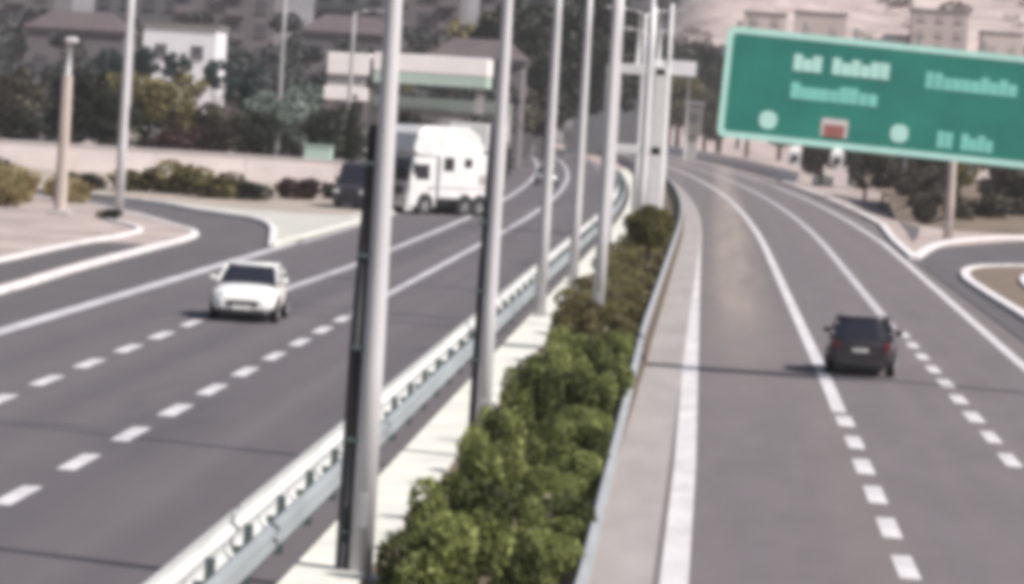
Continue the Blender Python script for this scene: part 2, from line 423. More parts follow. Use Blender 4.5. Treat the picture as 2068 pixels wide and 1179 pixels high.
guard_rail('guard_rail', 'double-sided steel guard rail between left carriageway and pale planter wall', lambda y: -5.76, 40, 380, [(-.26, .34, .60, -1, 'rail_front'), (.24, .42, .36, 1, 'rail_grey')], 4.0)
guard_rail('guard_rail', 'single-beam grey steel guard rail beside right carriageway, right of the hedge', lambda y: -1.33 - .32 * max(0, min(1, (y - 50) / 60)), 40, 380, [(0, .45, .33, 1, 'galvanised')], 4.0)

# far concrete barrier on the outside of the bend, right carriageway
def barrier(name, label, xf, y0, y1, h, m):
    root = empty(name, (xf(y0) + off(y0), y0, 0)); tag(root, label, 'barrier')
    ox, oy = root.location.x, root.location.y; y = y0
    while y < y1:
        a, b = y, min(y + 11.7, y1); secs = []
        for q in (a, (a + b) / 2, b):
            x = xf(q) + off(q) - ox
            secs.append([(x - .3, q - oy, 0), (x + .3, q - oy, 0), (x + .12, q - oy, h * .45), (x + .09, q - oy, h), (x - .09, q - oy, h), (x - .12, q - oy, h * .45)])
        MB().loft(secs, False).build('segment', m, root); y += 12
    return root
barrier('concrete_barrier', 'pale concrete barrier along the far outside bend below the green sign', lambda y: 13.6, 420, 700, 1.15, 'white_kerb')
barrier('concrete_barrier', 'far pale concrete barrier between the carriageways beyond the steel frame', lambda y: -2.2, 384, 600, 1.0, 'white_kerb')
b = MB().box((0, 0, .6), (1.6, 2.6, 1.2), .2, .1).box((0, -.2, 1.3), (1.1, 1.6, .3), .2, .05)
cc = b.build('crash_cushion', 'pale_concrete', None, (10.8, 405, 0)); tag(cc, 'pale blocky crash cushion at the far road edge under the green sign', 'crash cushion')

# ------------------------------------------------------------------ light poles on the median
def pole(x, y, h, r, label, m='pole_paint', name='light_pole', z0=.2, arms=1, block=False, grp='poles along the median', shade_size=False):
    root = empty(name, (x, y, 0)); tag(root, label, 'pole', grp)
    mb = MB(); hs = [z0, z0 + h * .25, z0 + h * .5, z0 + h * .75, z0 + h]
    rs = [r, r * .9, r * .78, r * .62, r * .45]
    n = 18
    mb.loft([[(rs[k] * math.cos(2 * math.pi * i / n), rs[k] * math.sin(2 * math.pi * i / n), hs[k]) for i in range(n)] for k in range(5)])
    mb.build('shaft', m, root)
    MB().box((0, 0, z0 + .015), (r * 3.2, r * 3.2, .05), 0, .01).build('base_plate', 'rail_grey', root)
    MB().box((0, -r * .99, z0 + .9), (r * .7, .03, .45), 0, .01).build('access_door', 'pole_grey', root)
    if shade_size:  # added dark tube with rings, stands in for the pole's shaded left side
        dm = MB().tube([(-r - .08 * shade_size, 0, z0), (-r * .88 - .08 * shade_size, 0, z0 + 3.0), (-r * .78 - .05 * shade_size, 0, z0 + 5.9)], [.09 * shade_size, .09 * shade_size, .05 * shade_size], 12).build('shade_tube', 'black_plastic', root)
        for k in range(5): MB().box((-r * .9 - .03, 0, z0 + .6 + k * 1.2), (.20, .2, .05), 0, .01).build('shade_ring', 'rail_dark', dm)
    if block: MB().box((-.25, 0, z0 + .12), (1.0, 1.0, .5), .1, .05).build('footing', 'pale_concrete', root)
    for s_ in ((-1, 1) if arms == 2 else (1,)) if arms else ():
        MB().tube([(0, 0, z0 + h - .15), (s_ * .6, 0, z0 + h + .15), (s_ * 1.7, 0, z0 + h + .28)], [r * .4, r * .34, r * .28], 8).build('arm', m, root)
        lm = MB().box((s_ * 2.05, 0, z0 + h + .27), (.75, .3, .14), 0, .05).build('lamp_head', 'pole_grey', root)
        MB().box((s_ * 2.05, 0, z0 + h + .185), (.55, .22, .04), 0, .01).build('lens', 'lamp_glass', lm)
    return root
pole(-4.28, 52.6, 11, .165, 'nearest and thickest grey pole on the median, its foot at the picture bottom', arms=2, shade_size=True)
pole(-3.76, 70.5, 11, .145, 'second grey pole on the median, its foot behind the front bushes', arms=2, shade_size=.6)
pole(-4.86, 119, 11.5, .18, 'third grey pole on the median, beside the pale planter wall', arms=2)
pole(-4.58, 138, 11.5, .18, 'fourth grey pole on the median, behind the dry end of the hedge', arms=2)
pole(-3.02, 114, 12, .18, 'grey median pole standing in a pale concrete footing among the bushes', arms=0, block=True)
pole(-4.2, 166, 12, .18, 'sixth grey median pole, just left of the steel frame', arms=2)
pole(-3.3, 188, 12, .19, 'pale median pole rising in front of the steel frame', arms=0)
pole(-3.75, 222, 12, .2, 'pale median pole between the two columns of the steel frame', arms=0)
pole(-4.75, 178, 12, .17, 'slim pale median pole just left of the steel frame columns', 'bracket_white', arms=0)
pole(-2.75, 214, 12, .2, 'pale median pole touching the right column of the steel frame', 'bracket_white', arms=0)
pole(-4.6, 240, 12, .2, 'far pale median pole behind the steel frame', arms=2)
pole(-4.4 + off(300), 300, 12, .2, 'farthest pale median pole just before the bend', arms=2)

# pale steel frame on the median
lf = empty('steel_frame', (-4.15, 206, 0)); tag(lf, 'pale steel frame of two thick columns with crossbars on the median', 'steel frame')
for x in (-1.25, 1.2):
    MB().box((x, 0, 4.4), (.72, .5, 8.6), 0, .05).build('column', 'bracket_white', lf)
for z, t in ((8.55, .5), (4.5, .45)):
    MB().box((0, 0, z), (2.75, .5, t), 0, .03).build('crossbar', 'bracket_white', lf)
for x in (-1.5, -.1, 1.3):
    MB().cyl((x * .75, 0, 8.75), (x * .75, 0, 11.6), .09, .06, 10).build('mast', 'bracket_white', lf)

# ------------------------------------------------------------------ overhead sign
K = 101.0 / 137.0
SG = empty('overhead_sign', (0.0, 101, 5.98)); SG.rotation_euler = (0, R(2.45), 0); SG.scale = (K, K, K)
tag(SG, 'large green overhead road sign with pale border across the right carriageway', 'road sign')
SW, SH = 13.0, 3.72
def rrect(x0, x1, z0, z1, r, y, n=5):
    p = []
    for cx, cz, a in ((x1 - r, z0 + r, -90), (x1 - r, z1 - r, 0), (x0 + r, z1 - r, 90), (x0 + r, z0 + r, 180)):
        for i in range(n + 1):
            g_ = R(a + 90 * i / n); p.append((cx + r * math.cos(g_), y, cz + r * math.sin(g_)))
    return p
def plate(x0, x1, z0, z1, r, y0, y1): return MB().loft([rrect(x0, x1, z0, z1, r, y1), rrect(x0, x1, z0, z1, r, y0)], False)
def frame(x0, x1, z0, z1, wd, y0, y1):
    a = rrect(x0, x1, z0, z1, .22, y0); c = rrect(x0 + wd, x1 - wd, z0 + wd, z1 - wd, .14, y0); n = len(a)
    a2 = [(p[0], y1, p[2]) for p in a]; c2 = [(p[0], y1, p[2]) for p in c]; m = MB()
    f = []
    for i in range(n):
        j = (i + 1) % n
        f += [(i, j, n + j, n + i), (i, 2 * n + i, 2 * n + j, j), (n + i, n + j, 3 * n + j, 3 * n + i)]
    m.add(a + c + a2 + c2, f); return m
plate(0, SW, 0, SH, .22, -.04, .05).build('panel', 'sign_green', SG)
frame(.0, SW, 0, SH, .21, -.056, -.03).build('border', 'sign_white', SG)
for x in (.72, 2.55, 4.3, 6.4, 8.6, 10.8):
    MB().box((x, .11, SH / 2), (.12, .1, SH + .75)).build('mounting_bracket', 'sign_back', SG)
def glyphs(x0, x1, z0, z1, n, seed, gaps=()):
    """worn lettering, unreadable at this distance: letter-high marks"""
    rnd = random.Random(seed); m = MB(); w_ = (x1 - x0) / n; H_ = z1 - z0
    for k in range(n):
        if k in gaps: continue
        a = x0 + k * w_; cap = H_ if (k == 0 or k - 1 in gaps) else H_ * rnd.choice((.74, .74, .74, .98))
        m.box((a + w_ * .47, -.052, z0 + cap / 2), (w_ * rnd.uniform(.88, 1.0), .012, cap), 0, .004)
    return m
# each row of the blurred wording is one printed line
glyphs(2.30, 5.55, 2.46, 3.02, 10, 3, (3,)).build('lettering', 'sign_white', SG)['kind'] = 'stuff'
glyphs(2.30, 5.25, 1.52, 2.08, 9, 5).build('lettering', 'sign_cyan', SG)['kind'] = 'stuff'
glyphs(6.75, 9.85, 2.32, 2.88, 10, 8).build('lettering', 'sign_cyan', SG)['kind'] = 'stuff'
glyphs(7.35, 9.25, .38, .94, 7, 11, (2,)).build('lettering', 'sign_cyan', SG)['kind'] = 'stuff'
for x in (1.66, 6.08): plate(x - .30, x + .30, .42, 1.02, .24, -.052, -.04).build('route_shield', 'sign_white', SG)
sr = plate(3.45, 4.35, .36, .98, .06, -.052, -.04).build('place_plate', 'sign_pale', SG)
plate(3.55, 4.25, .36, .78, .05, -.06, -.052).build('plate_face', 'sign_red', sr)
# cantilever carrying it, off to the right
GT = empty('sign_gantry', (10.6, 101.6, 0)); tag(GT, 'grey steel gantry post and arms holding the green overhead sign', 'gantry')
MB().cyl((0, 0, 0), (0, 0, 8.9), .30, .22, 20).build('post', 'pole_paint', GT)
MB().box((0, 0, .1), (1.3, 1.3, .3), 0, .05).build('footing', 'pale_concrete', GT)
for z in (6.35, 7.9):
    q = MB().tube([(0, 0, z), (-10.4, 0, z + .42)], [.13, .10], 12); q.build('arm', 'pole_paint', GT)
for k in range(8):
    x = -.6 - k * 1.2; dz = -x / 10.4 * .42
    MB().tube([(x, 0, 6.38 + dz), (x - .6, 0, 7.94 + dz)], .05, 8).build('brace', 'pole_paint', GT)
    MB().tube([(x - .6, 0, 7.94 + dz), (x - 1.2, 0, 6.42 + dz)], .05, 8).build('brace', 'pole_paint', GT)
for k, (x, lb) in enumerate(((1.96, 'left'), (3.01, 'right'))):
    t = empty('traffic_sensor', (x, 101.05, 5.86)); t.scale = (K, K, K); tag(t, 'white traffic sensor box hanging under the green sign, the %s of two' % lb, 'traffic sensor', 'sensors under the sign')
    MB().cyl((0, .1, .25), (0, .1, -.2), .07, .07, 10).build('stem', 'bracket_white', t)
    MB().loft([[(-.19, -.3, -.62), (.19, -.3, -.62), (.19, .3, -.62), (-.19, .3, -.62)], [(-.22, -.34, -.2), (.22, -.34, -.2), (.22, .34, -.2), (-.22, .34, -.2)], [(-.12, -.2, 0), (.12, -.2, 0), (.12, .3, 0), (-.12, .3, 0)]], False).build('housing', 'bracket_white', t)
    MB().cyl((0, -.3, -.42), (0, -.37, -.42), .11, .11, 14).build('lens', 'glass_dark', t)

# roadside pole on the right gore
rp = pole(13.65, 235, 9.5, .28, 'pinkish grey roadside post on the right pavement below the green sign', 'pink_pole', 'roadside_post', .11, 0, grp=None)

# ------------------------------------------------------------------ vehicles
def sellipse(y, w_, z0, z1, n=24, e=3.2, xoff=0):
    zc, hz = (z0 + z1) / 2, (z1 - z0) / 2; p = []
    for i in range(n):
        a = 2 * math.pi * i / n; c, s_ = math.cos(a), math.sin(a)
        p.append((xoff + math.copysign(abs(c) ** (2 / e), c) * w_, y, zc + math.copysign(abs(s_) ** (2 / e), s_) * hz))
    return p
def wheel(parent, x, y, r, wd, side):
    wroot = MB().cyl((-wd / 2, 0, 0), (wd / 2, 0, 0), r * .98, r * .98, 24).build('wheel', 'rubber', parent, (x, y, r))
    t = MB()
    secs = []
    for a, rr_ in ((-wd / 2 - .004, r * .9), (-wd / 2 * .8, r), (wd / 2 * .8, r), (wd / 2 + .004, r * .9)):
        secs.append([(a, rr_ * math.cos(2 * math.pi * i / 24), rr_ * math.sin(2 * math.pi * i / 24)) for i in range(24)])
    t.loft(secs, True, False).build('tyre', 'rubber', wroot)
    xs = side * (wd / 2 + .006)
    rim = MB().cyl((xs - side * .03, 0, 0), (xs, 0, 0), r * .62, r * .58, 20)
    for k in range(5):
        a = 2 * math.pi * k / 5
        rim.cyl((xs, 0, 0), (xs, r * .56 * math.cos(a), r * .56 * math.sin(a)), r * .09, r * .07, 6)
    rim.build('rim', 'rim', wroot)
def car(label, x, y, rz, paint, style, name='car'):
    c = empty(name, (x, y, .005), rz); tag(c, label, 'car')
    if style == 'sedan':
        st = [(-2.18, .58, .38, .78), (-2.10, .74, .30, .90), (-1.85, .84, .22, .97), (-1.2, .885, .19, .97), (0, .90, .19, 1.0), (.9, .895, .19, 1.0), (1.5, .88, .20, .97), (1.85, .83, .22, .89), (2.08, .74, .25, .77), (2.18, .56, .32, .64)]
        lo = (-1.72, 1.06, .79, .97); hi = (-.98, .24, .62, 1.45)
    else:
        st = [(-1.98, .66, .34, .84), (-1.92, .78, .26, .93), (-1.7, .85, .2, .98), (-1.0, .88, .18, .99), (0, .885, .18, .97), (.9, .875, .18, .95), (1.4, .86, .20, .90), (1.7, .80, .22, .82), (1.9, .70, .26, .72), (1.98, .52, .34, .60)]
        lo = (-1.88, 1.05, .79, .94); hi = (-1.45, .15, .62, 1.48)
    MB().loft([sellipse(a, b, c0, c1) for a, b, c0, c1 in st]).build('body', paint, c)
    y0, y1, w0, z0 = lo; y2, y3, w1, z1 = hi
    # glasshouse
    def ring(ya, yb, ww, z, bulge=.06):
        return [(-ww, ya + .1, z), (-ww * .55, ya, z), (ww * .55, ya, z), (ww, ya + .1, z), (ww + .015, (ya + yb) / 2, z), (ww, yb - .14, z), (ww * .55, yb, z), (-ww * .55, yb, z), (-ww, yb - .14, z), (-ww - .015, (ya + yb) / 2, z)]
    mid = lambda a, b, t: a + (b - a) * t
    rg = [ring(mid(y0, y2, t), mid(y1, y3, t), mid(w0, w1, t ** 1.25), mid(z0, z1, t)) for t in (0, .5, 1)]
    gh = MB().loft([r_[::1] for r_ in rg], False).build('glasshouse', 'glass_dark', c)
    roof = MB().loft([ring(y2 - .03, y3 + .03, w1 + .02, z1 - .025), ring(y2 - .01, y3 + .02, w1 + .01, z1 + .02), ring(y2 + .14, y3 - .14, w1 - .12, z1 + .05)], True)
    roof.build('roof', paint, c)
    for s_ in (-1, 1):
        for (ya, yb, tk) in ((y1 - .12, y3 - .08, .055), (y0 + .1, y2 + .06, .085), (mid(y0, y1, .48), mid(y2, y3, .46), .05)):
            MB().tube([(s_ * (w0 + .005), ya, z0), (s_ * (mid(w0, w1, .42) + .012), mid(ya, yb, .5), mid(z0, z1, .5)), (s_ * (w1 + .012), yb, z1)], tk * .7, 6).build('pillar', paint, c)
        mi = MB().box((s_ * (w0 + .16), y1 - .42, z0 + .1), (.2, .12, .14), 0, .03); mi.build('mirror', paint, c)
        yf, yr = st[-3][0], st[1][0]; zf = st[-2][3]
        MB().box((s_ * .60, yf + .10, zf - .06), (.34, .28, .13), -s_ * .35, .03).build('headlight', 'headlight', c)
        MB().box((s_ * .66, yr + .01, .79), (.22, .16, .2), s_ * .25, .03).build('tail_light', 'tail_red', c)
        for yw in (1.32 if style == 'sedan' else 1.2, -1.32 if style == 'sedan' else -1.22):
            wheel(c, s_ * .79, yw, .325, .22, s_)
            MB().cyl((s_ * .80, yw, .34), (s_ * .893, yw, .34), .385, .385, 22).build('wheel_arch', 'black_plastic', c)
    yf = st[-1][0]; yr = st[0][0]
    MB().box((0, yf - .02, .50), (.86, .10, .13), 0, .03).build('grille', 'black_plastic', c)
    MB().box((0, yf - .05, .29), (1.15, .18, .15), 0, .03).build('front_bumper', 'black_plastic', c)
    MB().box((0, yr + .06, .30), (1.3, .2, .17), 0, .03).build('rear_bumper', 'black_plastic', c)
    MB().box((0, yf + .042, .40), (.5, .02, .11)).build('number_plate', 'plate_white', c)
    MB().box((0, yr - .025, .68), (.42, .03, .09)).build('number_plate', 'plate_white', c)
    return c
car('white sedan coming towards the camera on the left carriageway', -12.8, 113.6, R(181), 'car_white', 'sedan').scale = (1.05, 1.05, 1.05)
car('dark hatchback driving away on the right carriageway', 4.15, 106.9, R(-3), 'car_dark', 'hatch')
car('small silver car far off on the left carriageway behind the poles', -11.9 + off(330), 330, R(184), 'car_silver', 'sedan')

# white high-bodied truck slewed across the far left carriageway, front towards the left
def prof(pts, x0, x1, m, name, parent):
    n = len(pts); mb = MB(); b_ = .07
    cy = sum(p[0] for p in pts) / n; cz = sum(p[1] for p in pts) / n
    sh = lambda k: [(cy + (a - cy) * k, cz + (c - cz) * k) for a, c in pts]
    mb.loft([[(xx, a, c) for a, c in sh(k)] for xx, k in ((x0, .955), (x0 + b_, 1), (x1 - b_, 1), (x1, .955))], False)
    return mb.build(name, m, parent)
def truck(x, y, rz):
    t = empty('truck', (x, y, 0), rz); tag(t, 'big white high-bodied truck slewed across the left carriageway between the two nearest poles', 'truck')
    W2 = 1.24
    prof([(-3.0, .5), (3.0, .5), (3.0, .95), (-3.0, .95)], -.9, .9, 'black_plastic', 'chassis', t)
    cabp = prof([(1.1, .42), (3.08, .42), (3.2, .9), (3.16, 1.8), (2.9, 3.2), (1.1, 3.25)], -W2, W2, 'truck_white', 'cab', t)
    prof([(-3.2, .9), (.95, .9), (.95, 3.05), (1.1, 3.3), (2.75, 3.3), (2.95, 3.55), (2.7, 4.5), (2.2, 4.9), (-1.2, 4.95), (-2.0, 4.5), (-3.0, 3.1), (-3.2, 2.8)], -W2 - .03, W2 + .03, 'truck_white', 'box_body', t)
    MB().loft([[(-1.08, 3.215, 1.85), (1.08, 3.215, 1.85), (1.02, 2.965, 3.1), (-1.02, 2.965, 3.1)], [(-1.08, 3.16, 1.85), (1.08, 3.16, 1.85), (1.02, 2.9, 3.1), (-1.02, 2.9, 3.1)]], False).build('windscreen', 'glass_dark', t)
    for s_ in (-.45, .45): MB().tube([(s_, 3.235, 1.88), (s_ + .5, 3.13, 2.4)], .018, 5).build('wiper', 'black_plastic', t)
    gr = MB().box((0, 3.2, 1.32), (1.5, .08, .5), 0, .02).build('grille', 'black_plastic', t)
    for k in range(3): MB().box((0, 3.25, 1.17 + k * .15), (1.4, .03, .05)).build('grille_bar', 'rim', gr)
    MB().box((0, 3.16, .62), (2.4, .26, .44), 0, .05).build('bumper', 'truck_white', t)
    MB().box((0, 3.30, .62), (.52, .02, .13)).build('number_plate', 'plate_white', t)
    for s_ in (-1, 1):
        MB().box((s_ * .95, 3.22, 1.0), (.42, .1, .24), 0, .03).build('headlight', 'headlight', t)
        dr = MB().box((s_ * (W2 + .006), 2.15, 1.75), (.03, 1.25, 2.3), 0, .01).build('door', 'truck_white', t)
        MB().box((s_ * .02, .08, .62), (.03, 1.0, .85), 0, .01).build('door_window', 'glass_dark', dr, (s_ * (W2 + .006), 2.15, 1.75))
        MB().box((s_ * .03, -.5, -.35), (.04, .18, .05)).build('handle', 'black_plastic', dr, (s_ * (W2 + .006), 2.15, 1.75))
        MB().box((s_ * (W2 + .04), .25, 2.85), (.03, .8, .75), 0, .01).build('side_window', 'glass_dark', t)
        MB().box((s_ * (W2 + .04), -1.25, 2.95), (.03, .6, .5), 0, .01).build('side_window', 'glass_dark', t)
        MB().box((s_ * (W2 + .04), -.5, 1.55), (.03, 4.6, .06)).build('trim_strip', 'pole_grey', t)
        MB().box((s_ * (W2 + .04), -2.4, 2.05), (.03, .55, .55), 0, .01).build('side_hatch', 'canopy_grey', t)
        MB().tube([(s_ * W2, 3.0, 2.9), (s_ * (W2 + .35), 3.15, 2.85)], .03, 6).build('mirror_arm', 'black_plastic', t)
        MB().box((s_ * (W2 + .36), 3.15, 2.5), (.24, .12, .62), 0, .03).build('mirror', 'black_plastic', t)
        for yw in (1.95, -1.15, -2.3):
            wheel(t, s_ * (W2 - .14), yw, .52, .34, s_)
            MB().cyl((s_ * (W2 - .3), yw, .58), (s_ * (W2 + .036), yw, .58), .64, .64, 22).build('wheel_arch', 'black_plastic', t)
    return t
truck(-15.55, 227.2, R(138))
# dark van standing on the paved gore beside it
dv = empty('van', (-19.25, 223.5, .115), R(166)); tag(dv, 'dark van beside the big white truck, half hidden by the nearest pole', 'van')
prof([(-2.4, .3), (2.3, .3), (2.45, .6), (2.4, 1.15), (1.75, 1.45), (1.1, 2.45), (.8, 2.6), (-2.2, 2.65), (-2.4, 2.4)], -.98, .98, 'car_dark', 'body', dv)
MB().loft([[(-.84, 1.78, 1.47), (.84, 1.78, 1.47), (.76, 1.16, 2.4), (-.76, 1.16, 2.4)], [(-.84, 1.70, 1.45), (.84, 1.70, 1.45), (.76, 1.08, 2.38), (-.76, 1.08, 2.38)]], False).build('windscreen', 'glass_dark', dv)
MB().box((0, 2.44, .8), (1.2, .06, .25), 0, .02).build('grille', 'black_plastic', dv)
MB().box((0, 2.42, .42), (1.8, .14, .24), 0, .03).build('bumper', 'black_plastic', dv)
for s_ in (-1, 1):
    MB().box((s_ * .75, 2.38, .98), (.34, .12, .2), 0, .03).build('headlight', 'headlight', dv)
    MB().box((s_ * .985, .75, 1.85), (.02, .9, .6), 0, .005).build('side_window', 'glass_dark', dv)
    MB().box((s_ * 1.1, 1.35, 1.6), (.2, .1, .28), 0, .03).build('mirror', 'black_plastic', dv)
    for yw in (1.5, -1.5): wheel(dv, s_ * .88, yw, .36, .24, s_)
# box lorry further back
bl = empty('lorry', (-14.9, 250, 0), R(171)); bl.scale = (1, 1, 1.1); tag(bl, 'far white box lorry peeking out behind the right end of the big white truck', 'lorry')
MB().box((0, 2.6, 1.55), (2.3, 1.8, 2.3), 0, .12).build('cab', 'truck_white', bl)
MB().box((0, 3.52, 2.0), (2.0, .05, .8), 0, .02).build('windscreen', 'glass_dark', bl)
MB().box((0, 3.55, .7), (2.2, .12, .5), 0, .03).build('bumper', 'black_plastic', bl)
MB().box((0, -1.2, 2.75), (2.45, 5.6, 3.7), 0, .05).build('box_body', 'truck_white', bl)
MB().box((0, -.6, .65), (.9, 7.6, .3)).build('chassis', 'black_plastic', bl)
for s_ in (-1, 1):
    for yw in (2.5, -2.6): wheel(bl, s_ * 1.02, yw, .48, .3, s_)

# ------------------------------------------------------------------ foliage
def leaf_mesh(name, m, clumps, n, size, seed, aspect=.42, upright=.3, tone_up=.5):
    """leaf-sized quads spread through the clumps (cx,cy,cz,rx,ry,rz)"""
    rnd = random.Random(seed); V = []; F = []; T = []
    vol = [c[3] * c[4] * c[5] for c in clumps]; tv = sum(vol)
    for c, v in zip(clumps, vol):
        ct = rnd.uniform(-.34, .34)
        for _ in range(max(3, int(n * v / tv))):
            while True:
                p = Vector((rnd.uniform(-1, 1), rnd.uniform(-1, 1), rnd.uniform(-1, 1)))
                if p.length <= 1: break
            if p.length > 1e-3: p = p.normalized() * (p.length ** .45)
            q = Vector((c[0] + p.x * c[3], c[1] + p.y * c[4], c[2] + p.z * c[5]))
            d = Vector((rnd.gauss(0, 1), rnd.gauss(0, 1), rnd.gauss(0, 1))).normalized() * (1 - upright) + Vector((p.x * .4, p.y * .4, 1)) * upright
            d.normalize(); s_ = Vector((rnd.gauss(0, 1), rnd.gauss(0, 1), rnd.gauss(0, .6))).cross(d)
            if s_.length < 1e-3: continue
            s_.normalize(); L = size * rnd.uniform(.6, 1.35); wd = L * aspect
            nb = d.cross(s_) * L * .14
            k = len(V)
            V += [q - d * L * .5, q + s_ * wd * .5 + nb, q + d * L * .5, q - s_ * wd * .5 + nb]; F.append((k, k + 1, k + 2, k + 3))
            T.append(min(1, max(0, .45 + ct + rnd.gauss(0, .17))))
    me = bpy.data.meshes.new(name); me.from_pydata([tuple(v) for v in V], [], F); me.materials.append(MATS[m])
    at = me.attributes.new('tone', 'FLOAT', 'FACE'); at.data.foreach_set('value', T); me.update()
    return me
def bush_clumps(seed, r=1.0, h=1.2, k=9):
    rnd = random.Random(seed); c = []
    for i in range(k):
        a = rnd.uniform(0, 6.28); d = rnd.uniform(.15, .72) * r; s_ = rnd.uniform(.22, .44)
        c.append((math.cos(a) * d, math.sin(a) * d, h * rnd.uniform(.35, .82), s_ * r, s_ * r, s_ * h * rnd.uniform(.75, 1.1)))
    c.append((0, 0, h * .28, r * .6, r * .6, h * .28)); return c
def stems_mesh(seed, r, h, n=6, rad=.022):
    rnd = random.Random(seed); m = MB()
    for i in range(n):
        a = rnd.uniform(0, 6.28); d = rnd.uniform(.2, .6) * r
        m.tube([(rnd.uniform(-.08, .08), rnd.uniform(-.08, .08), -.05), (math.cos(a) * d * .5, math.sin(a) * d * .5, h * .4), (math.cos(a) * d, math.sin(a) * d, h * .8)], [rad, rad * .7, rad * .35], 5)
    return m.mesh('stems', 'trunk')
HB = [(leaf_mesh('foliage', 'leaf_hedge', bush_clumps(s_, 1.0, 1.3, 9), 3600, .155, s_, .45, .4), stems_mesh(s_, 1, 1.2)) for s_ in (1, 2, 3, 4)]
OB = [(leaf_mesh('foliage', 'leaf_olive', bush_clumps(s_, 1.0, 1.2, 10), 1500, .22, s_, .45, .4), stems_mesh(s_, 1, 1.2)) for s_ in (11, 12, 13)]
def bush(name, pair, x, y, z, sx, sz, label, grp, rz=None, cat='bush'):
    root = empty(name, (x, y, z), random.uniform(0, 6.28) if rz is None else rz); root.scale = (sx, sx, sz); tag(root, label, cat, grp)
    link('foliage', pair[0], root); link('stems', pair[1], root); return root
NTH = ['first', 'second', 'third', 'fourth', 'fifth', 'sixth', 'seventh', 'eighth', 'ninth', 'tenth', 'eleventh', 'twelfth', 'thirteenth', 'fourteenth', 'fifteenth', 'sixteenth', 'seventeenth', 'eighteenth', 'nineteenth', 'twentieth', 'twenty-first', 'twenty-second', 'twenty-third', 'twenty-fourth', 'twenty-fifth', 'twenty-sixth', 'twenty-seventh', 'twenty-eighth', 'twenty-ninth', 'thirtieth']
rnd = random.Random(21)
i = 0; y = 49.5
while y < 108:
    bush('median_bush', OB[i % 3] if (y > 84 and rnd.random() < (y - 80) / 30) else HB[i % 4], -3.02 + rnd.uniform(-.2, .2), y, .2, rnd.uniform(.52, .92), rnd.uniform(.5, 1.12), '%s bush from the front in the median row beside the planter wall' % NTH[i], 'median bushes')
    y += rnd.uniform(2.0, 3.0) * (1 + (y - 50) / 150); i += 1
i = 0; y = 48.8
while y < 108:
    if not 56.2 < y < 57.8:
        bush('median_bush', OB[i % 3] if (y > 84 and rnd.random() < (y - 80) / 30) else HB[(i + 2) % 4], -2.05 + rnd.uniform(-.12, .12), y, .2, rnd.uniform(.42, .72), rnd.uniform(.38, .85), '%s bush from the front in the median row beside the right guard rail' % NTH[i], 'median bushes'); i += 1
    y += rnd.uniform(2.1, 2.8) * (1 + (y - 50) / 150)
i = 0; y = 110
while y < 178:
    bush('dry_bush', OB[i % 3], -3.3 + rnd.uniform(-.25, .25), y, .2, rnd.uniform(.7, .9), rnd.uniform(.5, .7), '%s brownish bush in the far dry part of the median hedge, left row' % NTH[i], 'dry median bushes')
    bush('dry_bush', OB[(i + 1) % 3], -2.35 + rnd.uniform(-.15, .15), y + 1.7, .2, rnd.uniform(.55, .7), rnd.uniform(.4, .6), '%s brownish bush in the far dry part of the median hedge, right row' % NTH[i], 'dry median bushes')
    y += rnd.uniform(3.2, 4.4); i += 1
# stake in the bare patch
st_ = MB().cyl((0, 0, 0), (.02, 0, .75), .05, .045, 10).box((.02, 0, .78), (.16, .1, .08), 0, .02)
tag(st_.build('marker_stake', 'pink_pole', None, (-2.05, 57.0, .2)), 'short pinkish stake in the bare soil of the median at the picture bottom', 'stake')

# clipped ball tree
bt = empty('ball_tree', (-2.15, 142, .2)); bt.scale = (1.2, 1.2, 1.05); tag(bt, 'small clipped tree with a round olive-brown ball crown on the median', 'tree')
MB().tube([(0, 0, -.05), (.03, 0, .8), (0, .02, 2.0)], [.09, .07, .055], 10).build('trunk', 'trunk', bt)
rb = random.Random(5); cl = [(0, 0, 2.15, .66, .66, .66)]
for k in range(26):
    a = rb.uniform(0, 6.28); e = rb.uniform(-1, 1); q = math.sqrt(1 - e * e) * .55
    cl.append((q * math.cos(a), q * math.sin(a), 2.15 + e * .55, .24, .24, .24))
link('crown', leaf_mesh('crown', 'leaf_ball', cl, 5200, .12, 5, .6, .2), bt)

def make_tree(name, m, h, crown_r, crown_h, n, size, seed, trunk_r=.16, k=16, trunk_m='trunk', cone=False):
    rnd = random.Random(seed); clumps = []; zc = h - crown_h / 2
    for i in range(k):
        a = rnd.uniform(0, 6.28); t = rnd.uniform(-.95, .95); lim = math.sqrt(max(.05, 1 - t * t))
        if cone: lim = (1 - (t + 1) / 2) * .9 + .12
        d = rnd.uniform(.2, .8) * crown_r * lim; s_ = rnd.uniform(.26, .46) * (lim ** .5)
        clumps.append((math.cos(a) * d, math.sin(a) * d, zc + t * crown_h * .42, s_ * crown_r, s_ * crown_r, s_ * crown_h * .42))
    crown = leaf_mesh('crown', m, clumps, n, size, seed, .6, .1)
    tm = MB(); tm.tube([(0, 0, -.3), (.04, 0, h * .3), (0, .05, h * .75)], [trunk_r, trunk_r * .75, trunk_r * .3], 8)
    for i in range(6):
        c = clumps[i]; tm.tube([(0, 0, h * rnd.uniform(.25, .5)), (c[0] * .6, c[1] * .6, (c[2] + h * .4) / 2), (c[0], c[1], c[2])], [trunk_r * .5, trunk_r * .3, trunk_r * .12], 5)
    return crown, tm.mesh('trunk', trunk_m), name
def tree(proto, x, y, sc, label, grp=None, z=0, rz=None, sz=None):
    root = empty(proto[2], (x, y, z), random.uniform(0, 6.28) if rz is None else rz); root.scale = (sc, sc, sz or sc); tag(root, label, 'tree', grp)
    link('crown', proto[0], root); link('trunk', proto[1], root); return root
T_dark = make_tree('dark_tree', 'leaf_dark', 6.5, 2.6, 5.0, 1900, .42, 31, .2)
